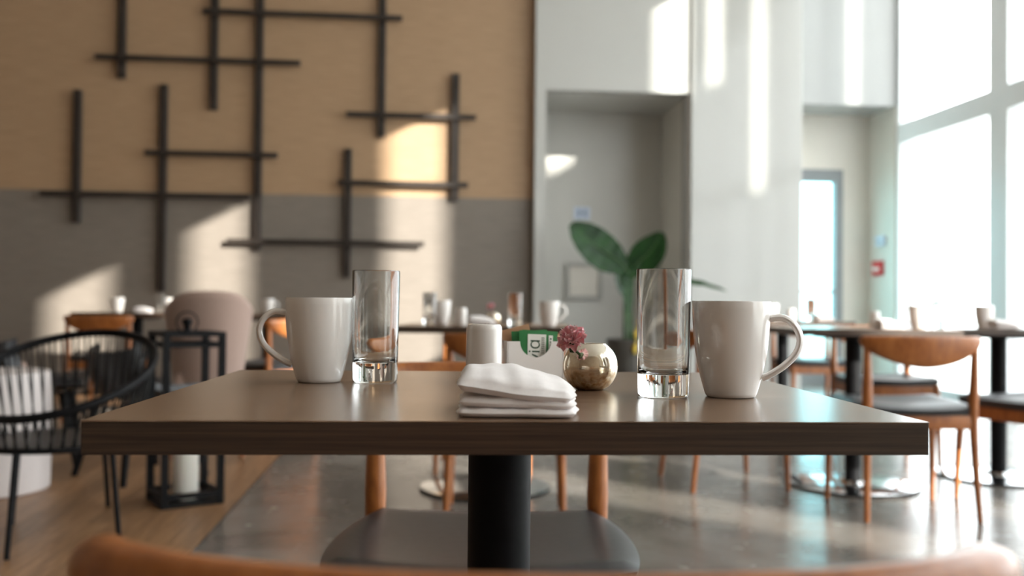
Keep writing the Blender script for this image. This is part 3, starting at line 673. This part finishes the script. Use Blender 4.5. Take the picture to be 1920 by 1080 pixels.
# lantern
A = floor_at(303, 957); Bq = floor_at(419, 944); ang = math.atan2((Bq - A).y, (Bq - A).x); side = 0.255
lc = A + Vector((math.cos(ang), math.sin(ang), 0)) * side / 2 + Vector((-math.sin(ang), math.cos(ang), 0)) * side / 2
lan = thing('lantern', lc, ang, 'tall black metal frame lantern standing on the oak floor', 'lantern')
hs = side / 2; pw = 0.0135
for sx in (-1, 1):
    for sy in (-1, 1):
        bm = bmesh.new(); box(bm, sx * (hs - pw) - pw, sx * (hs - pw) + pw, sy * (hs - pw) - pw, sy * (hs - pw) + pw, 0.0, 0.72); obj('post', bm, 'blackmetal', lan, smooth=False)
for nm, z0, z1 in (('upper_frame', 0.70, 0.72), ('lower_frame', 0.655, 0.675), ('base_frame', 0.035, 0.055)):
    bm = bmesh.new()
    for s in (-1, 1):
        box(bm, -hs + 2 * pw, hs - 2 * pw, s * (hs - pw) - pw * 0.9, s * (hs - pw) + pw * 0.9, z0, z1); box(bm, s * (hs - pw) - pw * 0.9, s * (hs - pw) + pw * 0.9, -hs + 2 * pw, hs - 2 * pw, z0, z1)
    obj(nm, bm, 'blackmetal', lan, smooth=False)
bm = bmesh.new(); box(bm, -hs + 0.002, hs - 0.002, -hs + 0.002, hs - 0.002, 0.0, 0.014); obj('base_plate', bm, 'blackmetal', lan, smooth=False)
bm = bmesh.new(); box(bm, -hs + 0.01, hs - 0.01, -hs + 0.01, hs - 0.01, 0.7, 0.712); obj('top_plate', bm, 'blackmetal', lan, smooth=False)
bm = bmesh.new(); lathe(bm, [(0, 0.712), (0.03, 0.712), (0.03, 0.72), (0.014, 0.726), (0.014, 0.745), (0.022, 0.756), (0.02, 0.77), (0, 0.776)], 24); obj('finial', bm, 'blackmetal', lan)
bm = bmesh.new(); sweep(bm, [(0.045 * math.cos(2 * PI * k / 32), 0, 0.757 + 0.045 * math.sin(2 * PI * k / 32)) for k in range(32)], 0.0035, 8, closed=True, up=Vector((0, 1, 0))); obj('ring_handle', bm, 'blackmetal', lan)
cdl = thing('candle', (lc.x, lc.y, 0.0145), 0, 'thick white pillar candle inside the black lantern', 'candle')
bm = bmesh.new(); lathe(bm, [(0, 0), (0.052, 0), (0.054, 0.003), (0.054, 0.296), (0.05, 0.3), (0.04, 0.297), (0, 0.292)], 40); obj('wax_body', bm, 'wax', cdl)
bm = bmesh.new(); sweep(bm, [(0, 0, 0.29), (0.001, 0, 0.302), (0.003, 0, 0.31)], 0.0016, 8); obj('wick', bm, 'soil', cdl)
# blush upholstered armchairs
def make_blush(loc, rz, label):
    t = thing('upholstered_chair', loc, rz, label, 'armchair', 'blush upholstered chairs')
    bm = bmesh.new(); NU, NV = 28, 12; o_, i_ = {}, {}
    for i in range(NU + 1):
        a = lerp(-1.32, 1.32, i / NU); fr = abs(a) / 1.32
        for j in range(NV + 1):
            v = j / NV
            ztop = 0.90 - 0.10 * fr ** 3; z = lerp(0.34, ztop, v); rad = 0.175 + 0.065 * v
            rad2 = rad - (0.06 - 0.02 * v) if 0 < j < NV else rad - 0.015
            soft = -0.012 if j == NV else 0
            o_[i, j] = bm.verts.new((rad * math.sin(a), -rad * math.cos(a), z + soft)); i_[i, j] = bm.verts.new((rad2 * math.sin(a), -rad2 * math.cos(a), z + (0.0 if j < NV else 0.0)))
    for i in range(NU):
        for j in range(NV):
            bm.faces.new((o_[i, j], o_[i + 1, j], o_[i + 1, j + 1], o_[i, j + 1])); bm.faces.new((i_[i, j], i_[i, j + 1], i_[i + 1, j + 1], i_[i + 1, j]))
        bm.faces.new((o_[i, NV], o_[i + 1, NV], i_[i + 1, NV], i_[i, NV])); bm.faces.new((o_[i, 0], i_[i, 0], i_[i + 1, 0], o_[i + 1, 0]))
    for j in range(NV):
        bm.faces.new((o_[0, j], o_[0, j + 1], i_[0, j + 1], i_[0, j])); bm.faces.new((o_[NU, j], i_[NU, j], i_[NU, j + 1], o_[NU, j + 1]))
    obj('backrest', bm, 'blush', t, ang=70)
    pillow('seat', t, 0.36, 0.40, 0.33, 0.13, 0.015, (0, 0.05), 0, 0, 5, 'blush')
    for sx in (-1, 1):
        for sy in (-1, 1):
            bm = bmesh.new(); sweep(bm, [(sx * 0.18, sy * 0.18 + 0.02, 0), (sx * 0.14, sy * 0.13 + 0.02, 0.35)], [0.011, 0.019], 12); obj('leg', bm, 'chairwood', t)
    return t
b1 = make_blush(C(-1.67, 5.3), CAMR + R(18), 'blush pink upholstered chair with wide back beside the lantern')
dup(b1, C(-3.17, 5.7), CAMR - R(30), 'blush pink upholstered chair cut off by the left edge')

# ================================================================== PLANT AND WALL FITTINGS
PD = 7.9
pb = hit(1178, 560, 1, YF - 0.55); pd_ = (pb - EYE).dot(F0); pb.z = 0
pl_ = thing('potted_plant', pb, 0, 'large-leaved green plant in a dark pot in front of the white alcove', 'plant')
bm = bmesh.new(); lathe(bm, [(0, 0), (0.14, 0), (0.15, 0.01), (0.185, 0.52), (0.19, 0.545), (0.182, 0.55), (0.17, 0.545), (0.168, 0.5), (0, 0.5)], 44); pot = obj('pot', bm, 'pot', pl_)
bm = bmesh.new(); lathe(bm, [(0, 0.512), (0.167, 0.504)], 32); obj('soil', bm, 'soil', pot)
def P(px, py, dy=0.0): return depth(px, py, pd_ + dy) - Vector(pb)
def leaf(base, ctrl, wid, nrm, name='leaf', fold=0.25):
    """ctrl: spine points of the blade; wid half width; nrm: facing direction of the blade"""
    bm = bmesh.new(); sp = curve_pts(ctrl, 7); n = len(sp); g = {}; nw = 8; nrm = Vector(nrm).normalized()
    for i, p in enumerate(sp):
        t = i / (n - 1); w = wid * (math.sin(PI * min(1, t * 0.93 + 0.05)) ** 0.62) * (1 - 0.25 * t)
        tg = (sp[min(i + 1, n - 1)] - sp[max(i - 1, 0)]).normalized(); sd = tg.cross(nrm).normalized(); up = sd.cross(tg).normalized()
        for j in range(nw + 1):
            u = -1 + 2 * j / nw
            g[i, j] = bm.verts.new(p + sd * (u * w) + up * (fold * w * abs(u) ** 1.2 + 0.004 * math.sin(i * 1.7) * abs(u)))
    for i in range(n - 1):
        for j in range(nw): bm.faces.new((g[i, j], g[i + 1, j], g[i + 1, j + 1], g[i, j + 1]))
    o = obj(name, bm, 'leaf', pl_, ang=180)
    bm = bmesh.new(); st = curve_pts([base, base.lerp(sp[0], 0.55) + Vector((0, 0, 0.03)), sp[0], sp[n // 2], sp[-1]], 6); m_ = len(st)
    sweep(bm, st, [lerp(0.015, 0.002, i / (m_ - 1)) for i in range(m_)], 8); obj('stalk', bm, 'stemgreen', o)
B0 = Vector((0, 0, 0.505))
vw = -F0
leaf(B0 + Vector((-0.03, 0, 0)), [P(1172, 502), P(1135, 478), P(1098, 445), P(1070, 420)], 0.2, vw + Vector((0.25, 0, 0.35)), fold=0.12)
leaf(B0 + Vector((0.03, 0, 0)), [P(1182, 512), P(1205, 488), P(1226, 462), P(1242, 436)], 0.16, vw + Vector((-0.2, 0, 0.2)), fold=0.12)
leaf(B0 + Vector((0.05, 0.02, 0)), [P(1215, 560), P(1255, 533), P(1305, 533), P(1362, 546)], 0.10, vw * 0.4 + Vector((0, 0, 1.0)))
leaf(B0 + Vector((0.0, -0.03, 0)), [P(1180, 588, -0.1), P(1176, 555, -0.1), P(1180, 520, -0.1), P(1200, 495, -0.1)], 0.065, vw + Vector((0.6, 0, 0)))
leaf(B0 + Vector((0.04, -0.04, 0)), [P(1205, 620, -0.1), P(1222, 585, -0.1), P(1234, 555, -0.1), P(1236, 525, -0.1)], 0.06, vw + Vector((-0.5, 0, 0.2)))
leaf(B0 + Vector((-0.02, 0.05, 0)), [P(1178, 560, 0.2), P(1165, 535, 0.2), P(1160, 505, 0.2), P(1150, 478, 0.2)], 0.07, vw + Vector((0.4, 0, 0.2)))
for (px, py) in ((1193, 625), (1200, 603), (1190, 652)):
    bm = bmesh.new(); c0 = P(px, py, -0.2); sweep(bm, [c0 + Vector((0, 0, -0.05)), c0, c0 + Vector((0.012, 0, 0.05))], [0.01, 0.022, 0.004], 10); obj('yellow_bract', bm, 'yellow', pl_)
    bm = bmesh.new(); c1 = c0 + Vector((0, 0, -0.05)); sweep(bm, [B0, B0.lerp(c1, 0.5), c1], 0.007, 8); obj('stalk', bm, 'stemgreen', pl_)
# restroom style sign
a = hit(1076, 388, 1, YA); b_ = hit(1106, 412, 1, YA); cx_, cz_ = (a.x + b_.x) / 2, (a.z + b_.z) / 2
sg = thing('wall_sign', (cx_, YA, cz_), 0, 'small pale blue pictogram sign on the alcove wall above the plant', 'sign')
w_ = (b_.x - a.x) / 2; h_ = (a.z - b_.z) / 2
bm = bmesh.new(); box(bm, -w_, w_, -0.012, -0.001, -h_, h_, 0.003, 1); obj('plate', bm, 'bluewhite', sg, smooth=False)
for sx in (-0.03, 0.03):
    bm = bmesh.new()
    g = bmesh.ops.create_uvsphere(bm, u_segments=12, v_segments=8, radius=0.011); bmesh.ops.scale(bm, vec=(1, 0.2, 1), verts=g['verts']); bmesh.ops.translate(bm, vec=(sx, -0.013, 0.034), verts=g['verts'])
    box(bm, sx - 0.014, sx + 0.014, -0.015, -0.0125, -0.005, 0.02); box(bm, sx - 0.009, sx + 0.009, -0.015, -0.0125, -0.04, -0.005)
    obj('pictogram', bm, 'blueprint', sg, smooth=False)
# framed panel
a = hit(1060, 492, 1, YA); b_ = hit(1128, 562, 1, YA)
pn = thing('framed_notice', ((a.x + b_.x) / 2, YA, (a.z + b_.z) / 2), 0, 'grey framed panel on the alcove wall behind the plant', 'wall panel')
w_ = (b_.x - a.x) / 2; h_ = (a.z - b_.z) / 2
bm = bmesh.new(); box(bm, -w_, w_, -0.02, -0.001, -h_, h_); obj('backing', bm, 'beige_paint', pn, smooth=False)
bm = bmesh.new()
for s in (-1, 1): box(bm, s * (w_ - 0.02) - 0.02, s * (w_ - 0.02) + 0.02, -0.045, -0.02, -h_, h_); box(bm, -w_ + 0.04, w_ - 0.04, -0.045, -0.02, s * (h_ - 0.02) - 0.02, s * (h_ - 0.02) + 0.02)
obj('frame', bm, 'greyplate', pn, smooth=False)
# pull station and switch plate on the pillar
def fitting(name, px, py, w, h, mat, label, cat, detail_mat):
    c = hit(px, py, 0, XP); t = thing(name, (XP, c.y, c.z), -PI / 2, label, cat)
    bm = bmesh.new(); box(bm, -w, w, -0.035, -0.001, -h, h, 0.006); obj('housing', bm, mat, t)
    bm = bmesh.new(); box(bm, -w * 0.6, w * 0.6, -0.045, -0.0355, -h * 0.35, h * 0.1, 0.002); obj('lever', bm, detail_mat, t); return t
fitting('fire_alarm_pull', 1649, 503, 0.1, 0.075, 'red', 'small red fire alarm pull station on the side wall by the window', 'fire alarm', 'packet_white')
fitting('switch_plate', 1654, 452, 0.09, 0.05, 'bluewhite', 'pale switch plate above the red fire alarm on the side wall', 'switch', 'greyplate')
